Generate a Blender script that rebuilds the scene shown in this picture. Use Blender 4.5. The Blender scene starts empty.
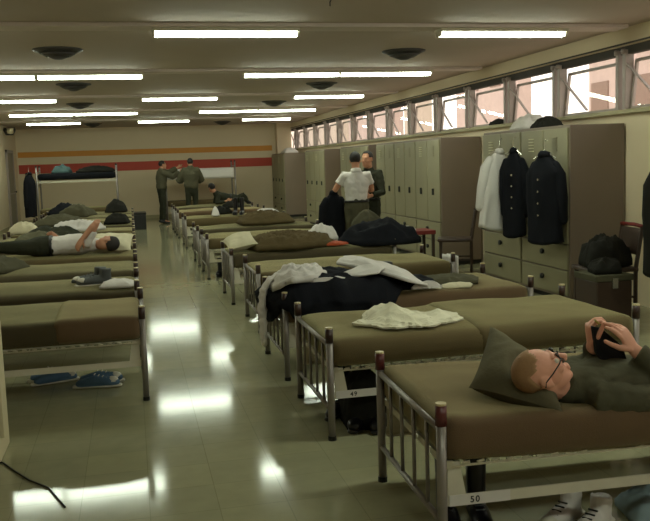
import bpy, bmesh, math, random
from mathutils import Vector, Matrix, noise
import numpy as np

S = bpy.context.scene
COL = S.collection
PI = math.pi
R_ = random.Random(7)

# ------------------------------------------------------------------ camera
F_PX = 850.0
def make_camera():
    cx, cy, vx, vy, hs, eye = 325.0, 260.5, 130.0, 168.5, -0.033, 1.52
    d = np.array([(vx-cx)/F_PX, -(vy-cy)/F_PX, -1.0]); d /= np.linalg.norm(d)
    p2 = np.array([(vx+1000-cx)/F_PX, -(vy+1000*hs-cy)/F_PX, -1.0])
    up = np.cross(p2, d); up /= np.linalg.norm(up)
    if up[1] < 0: up = -up
    r = np.cross(d, up)
    Rm = np.stack([r, d, up], 1)                 # camera <- world
    cam = bpy.data.cameras.new('camera')
    cam.sensor_fit = 'HORIZONTAL'; cam.sensor_width = 36.0
    cam.lens = F_PX/650.0*36.0
    cam.clip_start = 0.05; cam.clip_end = 300
    o = bpy.data.objects.new('camera', cam); COL.objects.link(o)
    m = Matrix([list(map(float, row)) for row in Rm.T]).to_4x4()
    m.translation = Vector((0, 0, eye))
    o.matrix_world = m
    S.camera = o
make_camera()

# ------------------------------------------------------------------ world, exposure
LAMP_E = 29.0
SKY_E = 2.2
w = bpy.data.worlds.new('overcast_sky'); S.world = w; w.use_nodes = True
bg = w.node_tree.nodes['Background']
bg.inputs[0].default_value = (1.0, 0.925, 0.84, 1); bg.inputs[1].default_value = SKY_E
S.view_settings.view_transform = 'Standard'; S.view_settings.look = 'None'
S.view_settings.gamma = 1.0; S.view_settings.exposure = 0.12
S.view_settings.use_curve_mapping = False
S.cycles.use_denoising = True
S.cycles.max_bounces = 8; S.cycles.diffuse_bounces = 4
S.cycles.sample_clamp_indirect = 6.0

# ------------------------------------------------------------------ materials
def lin(h):
    c = [int(h[i:i+2], 16)/255 for i in (0, 2, 4)]
    return [x/12.92 if x <= .04045 else ((x+.055)/1.055)**2.4 for x in c]
MATS = {}
def M(name, hexc, rough=.7, var=.12, scale=8.0, metal=0.0, bump=0.0, bscale=60.0, spec=.5, sheen=0, tint=(.54, .51, .27)):
    if name in MATS: return MATS[name]
    m = bpy.data.materials.new(name); m.use_nodes = True
    nt = m.node_tree; b = nt.nodes['Principled BSDF']
    c = lin(hexc)
    tc = nt.nodes.new('ShaderNodeTexCoord')
    n = nt.nodes.new('ShaderNodeTexNoise'); n.inputs['Scale'].default_value = scale; n.inputs['Detail'].default_value = 4
    nt.links.new(tc.outputs['Object'], n.inputs['Vector'])
    mx = nt.nodes.new('ShaderNodeMix'); mx.data_type = 'RGBA'
    mx.inputs[6].default_value = [max(0, x*(1-var)) for x in c]+[1]
    mx.inputs[7].default_value = [min(1, x*(1+var)) for x in c]+[1]
    nt.links.new(n.outputs['Fac'], mx.inputs[0]); nt.links.new(mx.outputs[2], b.inputs['Base Color'])
    b.inputs['Roughness'].default_value = rough; b.inputs['Metallic'].default_value = metal
    b.inputs['Specular IOR Level'].default_value = spec
    if sheen:
        b.inputs['Sheen Weight'].default_value = sheen; b.inputs['Sheen Roughness'].default_value = .42
        b.inputs['Sheen Tint'].default_value = tint+(1,)
    if bump:
        n2 = nt.nodes.new('ShaderNodeTexNoise'); n2.inputs['Scale'].default_value = bscale; n2.inputs['Detail'].default_value = 3
        nt.links.new(tc.outputs['Object'], n2.inputs['Vector'])
        bp = nt.nodes.new('ShaderNodeBump'); bp.inputs['Strength'].default_value = bump; bp.inputs['Distance'].default_value = .01
        nt.links.new(n2.outputs['Fac'], bp.inputs['Height']); nt.links.new(bp.outputs[0], b.inputs['Normal'])
    MATS[name] = m
    return m

M('wall_paint', 'dccbac', .75, .05, 1.5, spec=.2)
M('ceiling_paint', 'bfb1a4', .85, .05, 2.0, spec=.15)
M('raceway_paint', 'd8cac2', .6, .05)
M('orange_paint', 'd08c34', .6, .08, 4)
M('red_paint', 'b8432f', .6, .08, 4)
M('sill_paint', 'a39a76', .6, .1)
M('dark_shadow_gap', '3a342c', .8)
M('frame_paint', 'a0938c', .5, .12, 10, spec=.4)
M('door_paint', '8a8270', .6, .06)
M('locker_paint', '918a6e', .5, .07, 3, spec=.35)
M('locker_side_shade', '857668', .55, .06, 3, spec=.3)  # same paint as the fronts, browner tone puts in the end-face shade
M('locker_dark', '1c1a16', .6)
M('locker_slot', 'd8cfa8', .5)
M('bed_steel', '8f8781', .38, .15, 12, metal=.35, spec=.5)
M('rail_paint', 'cfc8b4', .55, .15, 10)
M('post_cap', '38241e', .35, .2, 20)
M('post_cap_red', '5a2424', .35, .2, 20)
M('post_tip', 'c9b98c', .4)
M('spring_wire', 'c9c0a8', .4, .2, 30, metal=.3)
M('spring_canvas', '4f5a3e', .8, .2)
M('blanket', '5f5239', .92, .13, 5, bump=.25, bscale=250, spec=.1, sheen=1.0)
M('blanket_green', '4a4231', .92, .13, 5, bump=.25, bscale=250, spec=.1, sheen=1.0)
M('blanket_brown', '64503c', .92, .13, 5, bump=.25, bscale=250, spec=.1, sheen=1.0)
M('mattress_tick', '8f8a74', .9, .1)
M('pillow_green', '635d49', .9, .12, 8, bump=.2, spec=.1)
M('white_cloth', 'dbd5d0', .85, .05, 6, bump=.1, bscale=90, spec=.15)
M('cream_cloth', 'd2c9ac', .85, .06, 6, bump=.1, spec=.15)
M('paper', 'd6d0b6', .8, .1, 30)
M('navy_cloth', '1b1c21', .9, .2, 6, bump=.2, spec=.1)
M('dark_cloth', '252420', .9, .2, 6, bump=.2, spec=.1)
M('fatigue', '545140', .9, .16, 7, bump=.2, spec=.1)
M('fatigue_dark', '34352a', .9, .2, 7, bump=.2, spec=.1)
M('black_cloth', '101012', .95, .2)
M('brown_wool', '5e5138', .92, .2, 6, bump=.3, spec=.1)
M('skin', 'c08a6c', .55, .05, 10, spec=.35)
M('skin_pink', 'e3a58d', .5, .06, 14, spec=.35)
M('hair_dark', '1e1713', .7, .2, 60)
M('hair_blond', '9c7754', .75, .15, 90)
M('boot_leather', '17161a', .3, .2, 12, spec=.5)
M('black_plastic', '181818', .35)
M('blue_shoe', '52708f', .7, .2, 20)
M('grey_shoe', '4a4d4c', .7, .2, 20)
M('shoe_sole', 'cfc9bb', .6)
M('wood_dark', '3d2c22', .5, .25, 10)
M('red_trim', '7c2420', .5)
M('vinyl_dark', '27261f', .4, .2)
M('cord_black', '141414', .5)
M('cream_metal', 'd8cda8', .5, .05)
M('diffuser_metal', '3a3736', .5, .1)
M('lamp_housing', 'd2cbb6', .5)
M('brick_pink', 'c0aca4', .85, .15, 3)
M('concrete_out', 'c4b6a8', .85, .1, 2)
M('roof_out', '8a7468', .8, .1)
M('teal_bag', '3c5656', .8, .2)
M('orange_item', 'b04a22', .6)
M('eye_white', 'd8d0c4', .2)
M('lip', 'a8584c', .5)
M('mustard_item', '9a8a3a', .6)
M('metal_bright', 'c8c4b8', .25, .1, metal=.8)
M('pale_blue', '8fa2a8', .8)

def mat_emit(name, hexc, s):
    m = bpy.data.materials.new(name); m.use_nodes = True
    nt = m.node_tree; b = nt.nodes['Principled BSDF']
    c = lin(hexc)+[1]
    b.inputs['Base Color'].default_value = (.8, .8, .75, 1); b.inputs['Emission Color'].default_value = c
    b.inputs['Emission Strength'].default_value = s; MATS[name] = m
mat_emit('lamp_glow', 'f0fde6', LAMP_E)

def mat_floor():
    m = bpy.data.materials.new('waxed_floor_tile'); m.use_nodes = True
    nt = m.node_tree; b = nt.nodes['Principled BSDF']; L = nt.links.new
    tc = nt.nodes.new('ShaderNodeTexCoord')
    br = nt.nodes.new('ShaderNodeTexBrick'); br.offset = 0; br.inputs['Scale'].default_value = 1.0
    br.inputs['Brick Width'].default_value = .305; br.inputs['Row Height'].default_value = .305
    br.inputs['Mortar Size'].default_value = .0025; br.inputs['Mortar Smooth'].default_value = .3
    br.inputs['Color1'].default_value = lin('a5a282')+[1]; br.inputs['Color2'].default_value = lin('aca885')+[1]
    br.inputs['Mortar'].default_value = lin('989474')+[1]
    L(tc.outputs['Object'], br.inputs['Vector'])
    n = nt.nodes.new('ShaderNodeTexNoise'); n.inputs['Scale'].default_value = 9; n.inputs['Detail'].default_value = 6
    L(tc.outputs['Object'], n.inputs['Vector'])
    mx = nt.nodes.new('ShaderNodeMix'); mx.data_type = 'RGBA'; mx.blend_type = 'MULTIPLY'; mx.inputs[0].default_value = .25
    L(br.outputs['Color'], mx.inputs[6]); L(n.outputs['Fac'], mx.inputs[7]); L(mx.outputs[2], b.inputs['Base Color'])
    b.inputs['Roughness'].default_value = .10; b.inputs['Specular IOR Level'].default_value = .5
    n2 = nt.nodes.new('ShaderNodeTexNoise'); n2.inputs['Scale'].default_value = 3.5; n2.inputs['Detail'].default_value = 2
    L(tc.outputs['Object'], n2.inputs['Vector'])
    bp = nt.nodes.new('ShaderNodeBump'); bp.inputs['Strength'].default_value = .05; bp.inputs['Distance'].default_value = .01
    L(n2.outputs['Fac'], bp.inputs['Height']); L(bp.outputs[0], b.inputs['Normal'])
    MATS['floor'] = m
mat_floor()

def mat_glass():
    m = bpy.data.materials.new('window_glass'); m.use_nodes = True
    nt = m.node_tree; nt.nodes.remove(nt.nodes['Principled BSDF'])
    out = nt.nodes['Material Output']
    t = nt.nodes.new('ShaderNodeBsdfTransparent'); t.inputs[0].default_value = (.93, .93, .9, 1)
    g = nt.nodes.new('ShaderNodeBsdfGlossy'); g.inputs['Roughness'].default_value = .02
    fr = nt.nodes.new('ShaderNodeFresnel')
    ge = nt.nodes.new('ShaderNodeNewGeometry'); mr = nt.nodes.new('ShaderNodeMapRange')   # the same pane from either side
    mr.inputs['To Min'].default_value = 1.5; mr.inputs['To Max'].default_value = 1/1.5
    nt.links.new(ge.outputs['Backfacing'], mr.inputs['Value']); nt.links.new(mr.outputs[0], fr.inputs[0])
    ms = nt.nodes.new('ShaderNodeMixShader')
    nt.links.new(fr.outputs[0], ms.inputs[0]); nt.links.new(t.outputs[0], ms.inputs[1]); nt.links.new(g.outputs[0], ms.inputs[2])
    nt.links.new(ms.outputs[0], out.inputs[0]); MATS['glass'] = m
mat_glass()

# ------------------------------------------------------------------ mesh helpers
def frame_of(t, side=None):
    t = t.normalized()
    if side is None:
        side = Vector((0, 0, 1)).cross(t)
        if side.length < .05: side = Vector((1, 0, 0))
    side = (side - t*side.dot(t)).normalized()
    return side, t.cross(side)

class MB:
    def __init__(s): s.v = []; s.f = []
    def add(s, vs, fs):
        b = len(s.v); s.v += [Vector(v) for v in vs]; s.f += [tuple(i+b for i in f) for f in fs]; return s
    def box(s, x0, x1, y0, y1, z0, z1):
        return s.add([(x, y, z) for z in (z0, z1) for y in (y0, y1) for x in (x0, x1)],
                     [(0, 2, 3, 1), (4, 5, 7, 6), (0, 1, 5, 4), (2, 6, 7, 3), (0, 4, 6, 2), (1, 3, 7, 5)])
    def bar(s, a, b, w, h, side=None):
        a, b = Vector(a), Vector(b); sd, up = frame_of(b-a, Vector(side) if side else None)
        vs = [p+sd*sx*w/2+up*sy*h/2 for p in (a, b) for sx, sy in ((-1, -1), (1, -1), (1, 1), (-1, 1))]
        return s.add(vs, [(3, 2, 1, 0), (4, 5, 6, 7), (0, 1, 5, 4), (1, 2, 6, 5), (2, 3, 7, 6), (3, 0, 4, 7)])
    def tube(s, pts, r, n=8, side=None, round_=False):
        pts = [Vector(p) for p in pts]; k = len(pts)
        rs = r if isinstance(r, (list, tuple)) and len(r) == k else [r]*k
        rs = [q if isinstance(q, (list, tuple)) else (q, q) for q in rs]
        sd = Vector(side) if side is not None else None
        if round_:
            t0 = (pts[0]-pts[1]).normalized(); t1 = (pts[-1]-pts[-2]).normalized()
            def ex(p, t, q, seq):
                m = min(q)
                return [(p+t*m*math.sin(a), (q[0]*math.cos(a), q[1]*math.cos(a))) for a in seq]
            e0 = ex(pts[0], t0, rs[0], (1.35, .95, .5)); e1 = ex(pts[-1], t1, rs[-1], (.5, .95, 1.35))
            pts = [e[0] for e in e0]+pts+[e[0] for e in e1]; rs = [e[1] for e in e0]+list(rs)+[e[1] for e in e1]; k = len(pts)
        vs = []; prev = sd
        for i, p in enumerate(pts):
            t = (pts[min(i+1, k-1)]-pts[max(i-1, 0)])
            a, b = frame_of(t, prev); prev = a
            for j in range(n):
                th = 2*PI*j/n
                vs.append(p+a*rs[i][0]*math.cos(th)+b*rs[i][1]*math.sin(th))
        fs = [(i*n+j, i*n+(j+1) % n, (i+1)*n+(j+1) % n, (i+1)*n+j) for i in range(k-1) for j in range(n)]
        fs += [tuple(range(n-1, -1, -1)), tuple((k-1)*n+j for j in range(n))]
        return s.add(vs, fs)
    def ell(s, c, r, m=None, nu=16, nv=10, keep=None):
        c = Vector(c); m = m or Matrix.Identity(3); vs = []; loc = []
        for i in range(nv+1):
            ph = PI*i/nv
            for j in range(nu):
                th = 2*PI*j/nu
                l = Vector((r[0]*math.sin(ph)*math.cos(th), r[1]*math.sin(ph)*math.sin(th), r[2]*math.cos(ph)))
                loc.append(l); vs.append(c+m @ l)
        fs = []
        for i in range(nv):
            for j in range(nu):
                q = (i*nu+j, (i+1)*nu+j, (i+1)*nu+(j+1) % nu, i*nu+(j+1) % nu)
                if keep and not keep(sum((loc[x] for x in q), Vector())/4): continue
                fs.append(q)
        return s.add(vs, fs)
    def lathe(s, c, prof, n=20):
        c = Vector(c); k = len(prof)
        vs = [c+Vector((r*math.cos(2*PI*j/n), r*math.sin(2*PI*j/n), z)) for r, z in prof for j in range(n)]
        fs = [(i*n+j, i*n+(j+1) % n, (i+1)*n+(j+1) % n, (i+1)*n+j) for i in range(k-1) for j in range(n)]
        return s.add(vs, fs)
    def grid(s, fn, nu, nv, wrap=False):
        vs = [fn(i/nu, j/nv) for j in range(nv+1) for i in range(nu+1)]
        n = nu+1
        return s.add(vs, [(j*n+i, j*n+i+1, (j+1)*n+i+1, (j+1)*n+i) for j in range(nv) for i in range(nu)])
    def rbox(s, x0, x1, y0, y1, z0, z1, rad, step=.06, disp=None):
        bm = bmesh.new()
        nx, ny, nz = max(4, int((x1-x0)/step)), max(4, int((y1-y0)/step)), max(3, int((z1-z0)/(step*.6)))
        vid = {}; vs = []; fs = []
        def V(i, j, k):
            key = (i, j, k)
            if key in vid: return vid[key]
            p = Vector((x0+(x1-x0)*i/nx, y0+(y1-y0)*j/ny, z0+(z1-z0)*k/nz))
            q = Vector((min(max(p.x, x0+rad), x1-rad), min(max(p.y, y0+rad), y1-rad), min(max(p.z, z0+rad), z1-rad)))
            d = p-q
            if d.length > 1e-6: p = q+d.normalized()*min(rad, rad)
            if disp: p = disp(p)
            vid[key] = len(vs); vs.append(p); return vid[key]
        for i in range(nx):
            for j in range(ny):
                for k, fl in ((0, True), (nz, False)):
                    q = (V(i, j, k), V(i+1, j, k), V(i+1, j+1, k), V(i, j+1, k)); fs.append(q[::-1] if fl else q)
        for i in range(nx):
            for k in range(nz):
                for j, fl in ((0, False), (ny, True)):
                    q = (V(i, j, k), V(i+1, j, k), V(i+1, j, k+1), V(i, j, k+1)); fs.append(q[::-1] if fl else q)
        for j in range(ny):
            for k in range(nz):
                for i, fl in ((0, True), (nx, False)):
                    q = (V(i, j, k), V(i, j+1, k), V(i, j+1, k+1), V(i, j, k+1)); fs.append(q[::-1] if fl else q)
        bm.free()
        return s.add(vs, fs)
    def moved(s, m):
        s.v = [m @ v for v in s.v]; return s
    def mesh(s, name):
        me = bpy.data.meshes.new(name); me.from_pydata([tuple(v) for v in s.v], [], s.f); me.update(); return me
    def build(s, name, mat, parent=None, smooth=False, bevel=0, fix=False):
        me = s.mesh(name)
        if fix:
            bm = bmesh.new(); bm.from_mesh(me); bmesh.ops.recalc_face_normals(bm, faces=bm.faces); bm.to_mesh(me); bm.free()
        me.materials.append(MATS[mat])
        if smooth:
            for p in me.polygons: p.use_smooth = True
        o = bpy.data.objects.new(name, me); COL.objects.link(o)
        if parent: o.parent = parent
        if bevel:
            md = o.modifiers.new('bevel', 'BEVEL'); md.width = bevel; md.segments = 2; md.limit_method = 'ANGLE'
        return o
    def solo(s, name, mat, label, cat, group=None, kind=None, **k):
        xs = [v.x for v in s.v]; ys = [v.y for v in s.v]; zs = [v.z for v in s.v]
        c = Vector(((min(xs)+max(xs))/2, (min(ys)+max(ys))/2, min(zs)))
        s.v = [v-c for v in s.v]
        o = s.build(name, mat, **k); o.location = c
        return tag(o, label, cat, group, kind)

def tag(o, label=None, cat=None, group=None, kind=None):
    if label: o['label'] = label
    if cat: o['category'] = cat
    if group: o['group'] = group
    if kind: o['kind'] = kind
    return o
def thing(name, label, cat, loc=(0, 0, 0), rz=0, group=None):
    o = bpy.data.objects.new(name, None); COL.objects.link(o); o.empty_display_size = .1
    o.location = loc; o.rotation_euler = (0, 0, rz)
    return tag(o, label, cat, group)
def struct(o): o['kind'] = 'structure'; return o
KIDS = {}
def children(o): return [c for c in o.children]
def copy_tree(o, parent=None):
    c = o.copy(); COL.objects.link(c)
    if parent: c.parent = parent
    for ch in children(o): copy_tree(ch, c)
    return c
def bake(o):
    dg = bpy.context.evaluated_depsgraph_get()
    me = bpy.data.meshes.new_from_object(o.evaluated_get(dg)); o.modifiers.clear(); o.data = me
    return o
def remesh(mb, name, mat, parent, voxel, smooth=4, wrinkle=None, solid=0):
    o = mb.build(name, mat, parent, fix=False)
    md = o.modifiers.new('r', 'REMESH'); md.mode = 'VOXEL'; md.voxel_size = voxel
    if smooth:
        sm = o.modifiers.new('s', 'SMOOTH'); sm.factor = .5; sm.iterations = smooth
    bake(o)
    me = o.data
    if wrinkle:
        amp, sc = wrinkle
        nn = [v.normal.copy() for v in me.vertices]
        for v, n in zip(me.vertices, nn):
            q = v.co*sc
            v.co += n*amp*(abs(noise.noise(q))*1.6-.6+.5*noise.noise(q*2.3))
    for p in me.polygons: p.use_smooth = True
    if not me.materials: me.materials.append(MATS[mat])
    return o

def fold(x, y, seed, sc=9.0):    # ridged wrinkles
    q = Vector((x*sc+seed*13.7, y*sc-seed*7.1, seed*3.3))
    return 1-2*abs(noise.noise(q)) + .5*(1-2*abs(noise.noise(q*2.1)))
# a heap or sheet of cloth on a surface; poly is star-shaped about its centre
def cloth(poly, surf, h, seed, thick=.006, folds=.012, nr=16, na=56, center=None, fsc=9.0, power=1.0, wob=.03):
    mb = MB(); n = len(poly)
    c = Vector(center) if center else sum((Vector(p) for p in poly), Vector((0, 0)))/n
    angs = sorted([(math.atan2(p[1]-c.y, p[0]-c.x), Vector(p)) for p in poly], key=lambda t: t[0])
    def edge(a):
        d = Vector((math.cos(a), math.sin(a)))
        for i in range(n):
            p, q = angs[i][1]-c, angs[(i+1) % n][1]-c
            e = q-p; den = d.x*e.y-d.y*e.x
            if abs(den) < 1e-9: continue
            t = (p.x*e.y-p.y*e.x)/den; u = (p.x*d.y-p.y*d.x)/den
            if t > 0 and -1e-6 <= u <= 1+1e-6: return t
        return .1
    rad = [edge(-PI+2*PI*j/na+1e-4)*(1+wob*noise.noise(Vector((j*.7, seed*5.1, 0)))) for j in range(na)]
    top = []; bot = []
    for i in range(nr+1):
        t = i/nr
        for j in range(na):
            a = -PI+2*PI*j/na+1e-4
            p = c+Vector((math.cos(a), math.sin(a)))*rad[j]*t
            hh = h*max(0, 1-t**2)**power
            f = folds*fold(p.x, p.y, seed, fsc)*(1 if t < .9 else .4)
            top.append(surf(p.x, p.y, max(thick, thick+hh+f+folds*.4)))
            bot.append(surf(p.x, p.y, .001))
    N = (nr+1)*na; fs = []
    for i in range(nr):
        for j in range(na):
            q = (i*na+j, (i+1)*na+j, (i+1)*na+(j+1) % na, i*na+(j+1) % na)
            fs.append(q); fs.append(tuple(x+N for x in q[::-1]))
    for j in range(na):
        a, b = nr*na+j, nr*na+(j+1) % na
        fs.append((a, a+N, b+N, b))
    return mb.add(top+bot, fs)
def flat(z): return lambda x, y, h: Vector((x, y, z+h))
def bed_edge(xf, yn, top, r=.02):
    def f(x, y, h):
        dx = max(0, xf-x); dy = max(0, yn-y)
        X = max(x, xf)-(h+r if dx > 0 else 0); Y = max(y, yn)-(h+r if dy > 0 else 0)
        return Vector((X, Y, top-dx-dy+(h if dx+dy == 0 else 0)))
    return f

# ------------------------------------------------------------------ room shell
XL, XR, YB, YF, ZC = -3.2, 4.88, -5.0, 26.3, 2.75
def build_room():
    struct(MB().box(XL-.3, XR+.3, YB-.3, YF+.3, -.2, 0).build('floor', 'floor'))
    struct(MB().box(XL-.3, XR+.3, YB-.3, YF+.3, ZC, ZC+.2).build('ceiling', 'ceiling_paint'))
    wl = struct(MB().box(XL-.2, XL, YB, YF, 0, ZC).build('wall_left', 'wall_paint'))
    struct(MB().box(XL, XR, YB-.2, YB, 0, ZC).build('wall_back', 'wall_paint'))
    wf = struct(MB().box(XL, XR, YF, YF+.2, 0, ZC).build('wall_front', 'wall_paint'))
    # painted bands round the far wall
    MB().box(XL+.04, XR-.55, YF-.006, YF-.001, 1.93, 2.09).build('painted_band', 'orange_paint', wf)
    MB().box(XL+.04, XR-.55, YF-.006, YF-.001, 1.46, 1.72).build('painted_band', 'red_paint', wf)
    struct(MB().box(XL, XR, YF-.02, YF-.001, 0, .1).build('baseboard_front', 'sill_paint'))
    # window wall: below the sill and above the head
    struct(MB().box(XR, XR+.22, YB, YF, 0, 1.93).build('wall_right', 'wall_paint'))
    struct(MB().box(XR, XR+.22, YB, YF, 2.58, ZC).build('wall_right_lintel', 'wall_paint'))
    struct(MB().box(XR-.05, XR+.2, YB, YF, 1.9, 1.945).build('trim_1', 'sill_paint', bevel=.006))
    struct(MB().box(XR+.06, XR+.14, YB, YF, 2.5, 2.6).build('head_shade_strip', 'dark_shadow_gap'))  # dark strip coloured as the shade under the window head
    struct(MB().box(XL, XL+.02, YB, YF, 0, .1).build('baseboard_left', 'sill_paint'))
    # windows between paired mullions
    k = 0; y0 = 3.85; pitch = 1.352
    while y0+k*pitch < YF-.6:
        a = y0+k*pitch; b = min(a+pitch, YF-.02)
        wn = struct(thing('window_%d' % (k+1), None, None, (XR+.1, a, 1.945)))
        for d in (-.062, .062):
            MB().box(-.07, .03, d-.03, d+.03, 0, .60).build('mullion', 'frame_paint', wn, bevel=.008)
        hd = MB()
        for d in (-.062, .062): hd.lathe((-.075, d, .575), [(0, .03), (.02, .03), (.026, .015), (.022, -.02), (0, -.02)], 10)
        hd.build('catch', 'frame_paint', wn, smooth=True)
        L = b-a
        sl = MB()
        zt = .49
        for (p, q) in (((0, .1, .02), (0, L-.1, .02)), ((.05, .1, zt), (.05, L-.1, zt)), ((0, .11, .02), (.05, .11, zt)), ((0, L-.11, .02), (.05, L-.11, zt))):
            sl.bar(p, q, .03, .03, (1, 0, 0))
        sl.build('sash', 'frame_paint', wn)
        MB().add([(0, .12, .03), (0, L-.12, .03), (.05, L-.12, zt), (.05, .12, zt)], [(0, 1, 2, 3)]).build('pane', 'glass', wn)
        MB().add([(.06, .09, zt+.01), (.06, L-.09, zt+.01), (.06, L-.09, .63), (.06, .09, .63)], [(0, 1, 2, 3)]).build('transom_pane', 'glass', wn)
        st = MB(); st.bar((-.05, L-.09, .46), (-.02, L-.62, .05), .028, .014, (1, 0, 0))
        st.build('stay_bar', 'frame_paint', wn)
        k += 1
    struct(MB().box(4.44, XR, YF-.36, YF, 0, ZC).build('wall_corner_chase', 'wall_paint'))
    # ceiling raceways carrying the lamp rows
    for i, y in enumerate(ROWS):
        struct(MB().box(XL, 4.78, y-.13, y+.13, ZC-.035, ZC).build('ceiling_raceway_%d' % (i+1), 'raceway_paint', bevel=.006))
    # dark strip standing in for the shadow line under the window wall fascia
    struct(MB().box(XR-.02, XR+.001, YB, YF, 2.585, 2.6).build('fascia_shade_line', 'dark_shadow_gap'))
    # door in the far left corner
    d = struct(thing('door_1', None, None, (XL+.002, 24.6, 0)))
    MB().box(0, .03, -.55, .55, 0, 2.05).build('leaf', 'door_paint', d)
    fr = MB(); fr.box(0, .05, -.63, -.55, 0, 2.12); fr.box(0, .05, .55, .63, 0, 2.12); fr.box(0, .05, -.63, .63, 2.05, 2.12); fr.build('door_frame', 'frame_paint', d)
    MB().tube([(.03, .45, .98), (.07, .45, .98), (.08, .45, .98), (.1, .45, .98)], [.012, .012, .03, .025], 10).build('door_knob', 'black_plastic', d, smooth=True)
    MB().box(.03, .036, -.54, .54, .93, .96).build('kick_strip', 'frame_paint', d)
    # outside
    struct(MB().box(XR+.3, 60, -30, 80, -1.2, -1.0).build('ground_outside', 'concrete_out'))

ROWS = [-3.1, .45, 4.05, 7.68, 11.2, 14.95, 18.6, 22.1]
build_room()

def outside_building(label, x, y0, y1, h, wallm, roofm):
    t = thing('building', label, 'building', (x, (y0+y1)/2, -1.0), 0, 'buildings seen through the window strip')
    d = (y1-y0)/2
    MB().box(0, .9, -d, d, 0, h).build('wall', wallm, t)
    MB().box(-.4, 1.2, -d-.1, d+.1, h, h+.22).build('roof', roofm, t)
    yy = -d+.9
    while yy < d-1.2:
        wv = MB().box(-.04, 0, yy, yy+1.0, h-2.6, h-1.2).build('window', 'roof_out', t)
        yy += 2.3
outside_building('mauve building across the yard, seen through the nearest window panes', 15, 17.0, 26.0, 6.0, 'brick_pink', 'concrete_out')
outside_building('mauve wing across the yard, seen above the jackets on the lockers', 15, 32.0, 37.8, 8, 'brick_pink', 'roof_out')
outside_building('pale building across the yard, seen above the bank of three lockers', 15, 43.6, 45.6, 8.5, 'concrete_out', 'roof_out')
outside_building('mauve building across the yard, seen above the standing men', 15, 48.5, 58, 9, 'brick_pink', 'roof_out')
outside_building('far pale building across the yard, seen through the last windows', 16, 64, 92, 9.5, 'concrete_out', 'concrete_out')

# ------------------------------------------------------------------ ceiling lamps
def lamp_proto():
    t = thing('fluorescent_lamp', 'x', 'ceiling lamp', (0, 0, ZC-.035), 0, 'fluorescent ceiling lamps')
    MB().box(-.65, .65, -.09, .09, -.03, 0).build('housing', 'lamp_housing', t, bevel=.004)
    l = MB(); prof = [(-.062, -.025), (-.058, -.05), (-.04, -.066), (.04, -.066), (.058, -.05), (.062, -.025)]
    l.add([(x, y, z) for x in (-.625, .625) for y, z in prof], [(0, 1, 2, 3, 4, 5)[::-1], (6, 7, 8, 9, 10, 11)]+[(i, i+1, i+7, i+6) for i in range(5)]+[(5, 0, 6, 11)])
    l.build('diffuser', 'lamp_glow', t)
    for sx in (-1, 1):
        e = MB(); e.add([(sx*q, y*1.04, z*1.02) for q in (.626, .645) for y, z in prof], [(0, 1, 2, 3, 4, 5), (6, 7, 8, 9, 10, 11)]+[(i, i+1, i+7, i+6) for i in range(5)]+[(5, 0, 6, 11)])
        e.build('end_cap', 'lamp_housing', t, fix=True)
    return t
LP = lamp_proto(); lamp_used = False
ordn = ['first', 'second', 'third', 'fourth', 'fifth', 'sixth', 'seventh', 'eighth', 'ninth', 'tenth', 'eleventh', 'twelfth', 'thirteenth']
def place_lamp(x, y, label):
    global lamp_used
    o = LP if not lamp_used else copy_tree(LP); lamp_used = True
    o.location = (x, y, ZC-.035); o['label'] = label
for ri, y in enumerate(ROWS):
    if ri < 1: continue
    even = ri in (0, 2, 4, 6)
    xs = [-1.71, -.415, 2.145, 3.43] if even else [-1.76, .9, 3.52]
    names = ['wall side lamp left of the aisle', 'aisle side lamp left of the aisle', 'aisle side lamp over the right beds', 'window side lamp over the right beds'] if even else ['lamp over the left beds', 'lamp over the aisle', 'lamp near the window side']
    if even: xs = [-1.71, -.415, 2.145, 3.43]
    for x, n in zip(xs, names):
        if ri < 3 and x < .5: continue      # the lamps over the nearest left beds are off
        vis = ri-3
        row = ('in the %s ceiling row' % ordn[vis]) if vis >= 0 else 'in the %s row behind' % ['third', 'second', 'first'][ri]
        place_lamp(x, y, 'lit fluorescent %s %s' % (n, row))

def diffuser_proto():
    t = thing('ceiling_vent', 'x', 'ceiling vent', (0, 0, ZC), 0, 'round ceiling air vents')
    MB().lathe((0, 0, 0), [(.02, 0), (.29, 0), (.285, -.015), (.25, -.02), (.2, -.05), (.19, -.02), (.02, -.02)], 28).build('outer_ring', 'diffuser_metal', t, smooth=True)
    MB().lathe((0, 0, 0), [(.19, -.03), (.2, -.055), (.14, -.085), (.12, -.05), (.19, -.03)], 28).build('middle_ring', 'diffuser_metal', t, smooth=True)
    MB().lathe((0, 0, 0), [(0, -.06), (.12, -.06), (.125, -.085), (.05, -.115), (0, -.12)], 24).build('centre_cone', 'diffuser_metal', t, smooth=True)
    MB().tube([(0, 0, 0), (0, 0, -.07)], .03, 8).build('hanger', 'diffuser_metal', t)
    return t
VP = diffuser_proto()
vl = [(-.65, 9.25, 'dark round ceiling vent over the left beds, largest and nearest of its row'), (3.12, 9.45, 'dark round ceiling vent over the right beds, largest of its row'),
      (-.72, 12.9, 'dark round ceiling vent, second along the left row'), (3.0, 13.2, 'dark round ceiling vent, second along the right row'),
      (-.84, 16.65, 'dark round ceiling vent, third along the left row'), (2.86, 16.9, 'dark round ceiling vent, third along the right row'),
      (-.91, 23.9, 'dark round ceiling vent before the far wall, over the left bunk'), (2.6, 24.2, 'dark round ceiling vent before the far wall, over the right bunk')]
for i, (x, y, l) in enumerate(vl):
    o = VP if i == 0 else copy_tree(VP); o.location = (x, y, ZC); o.scale = (.86, .86, .86); o['label'] = l
sd = thing('smoke_detector', 'small pale round detector on the ceiling above the nearest lamp row', 'smoke detector', (.54, 6.15, ZC))
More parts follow.
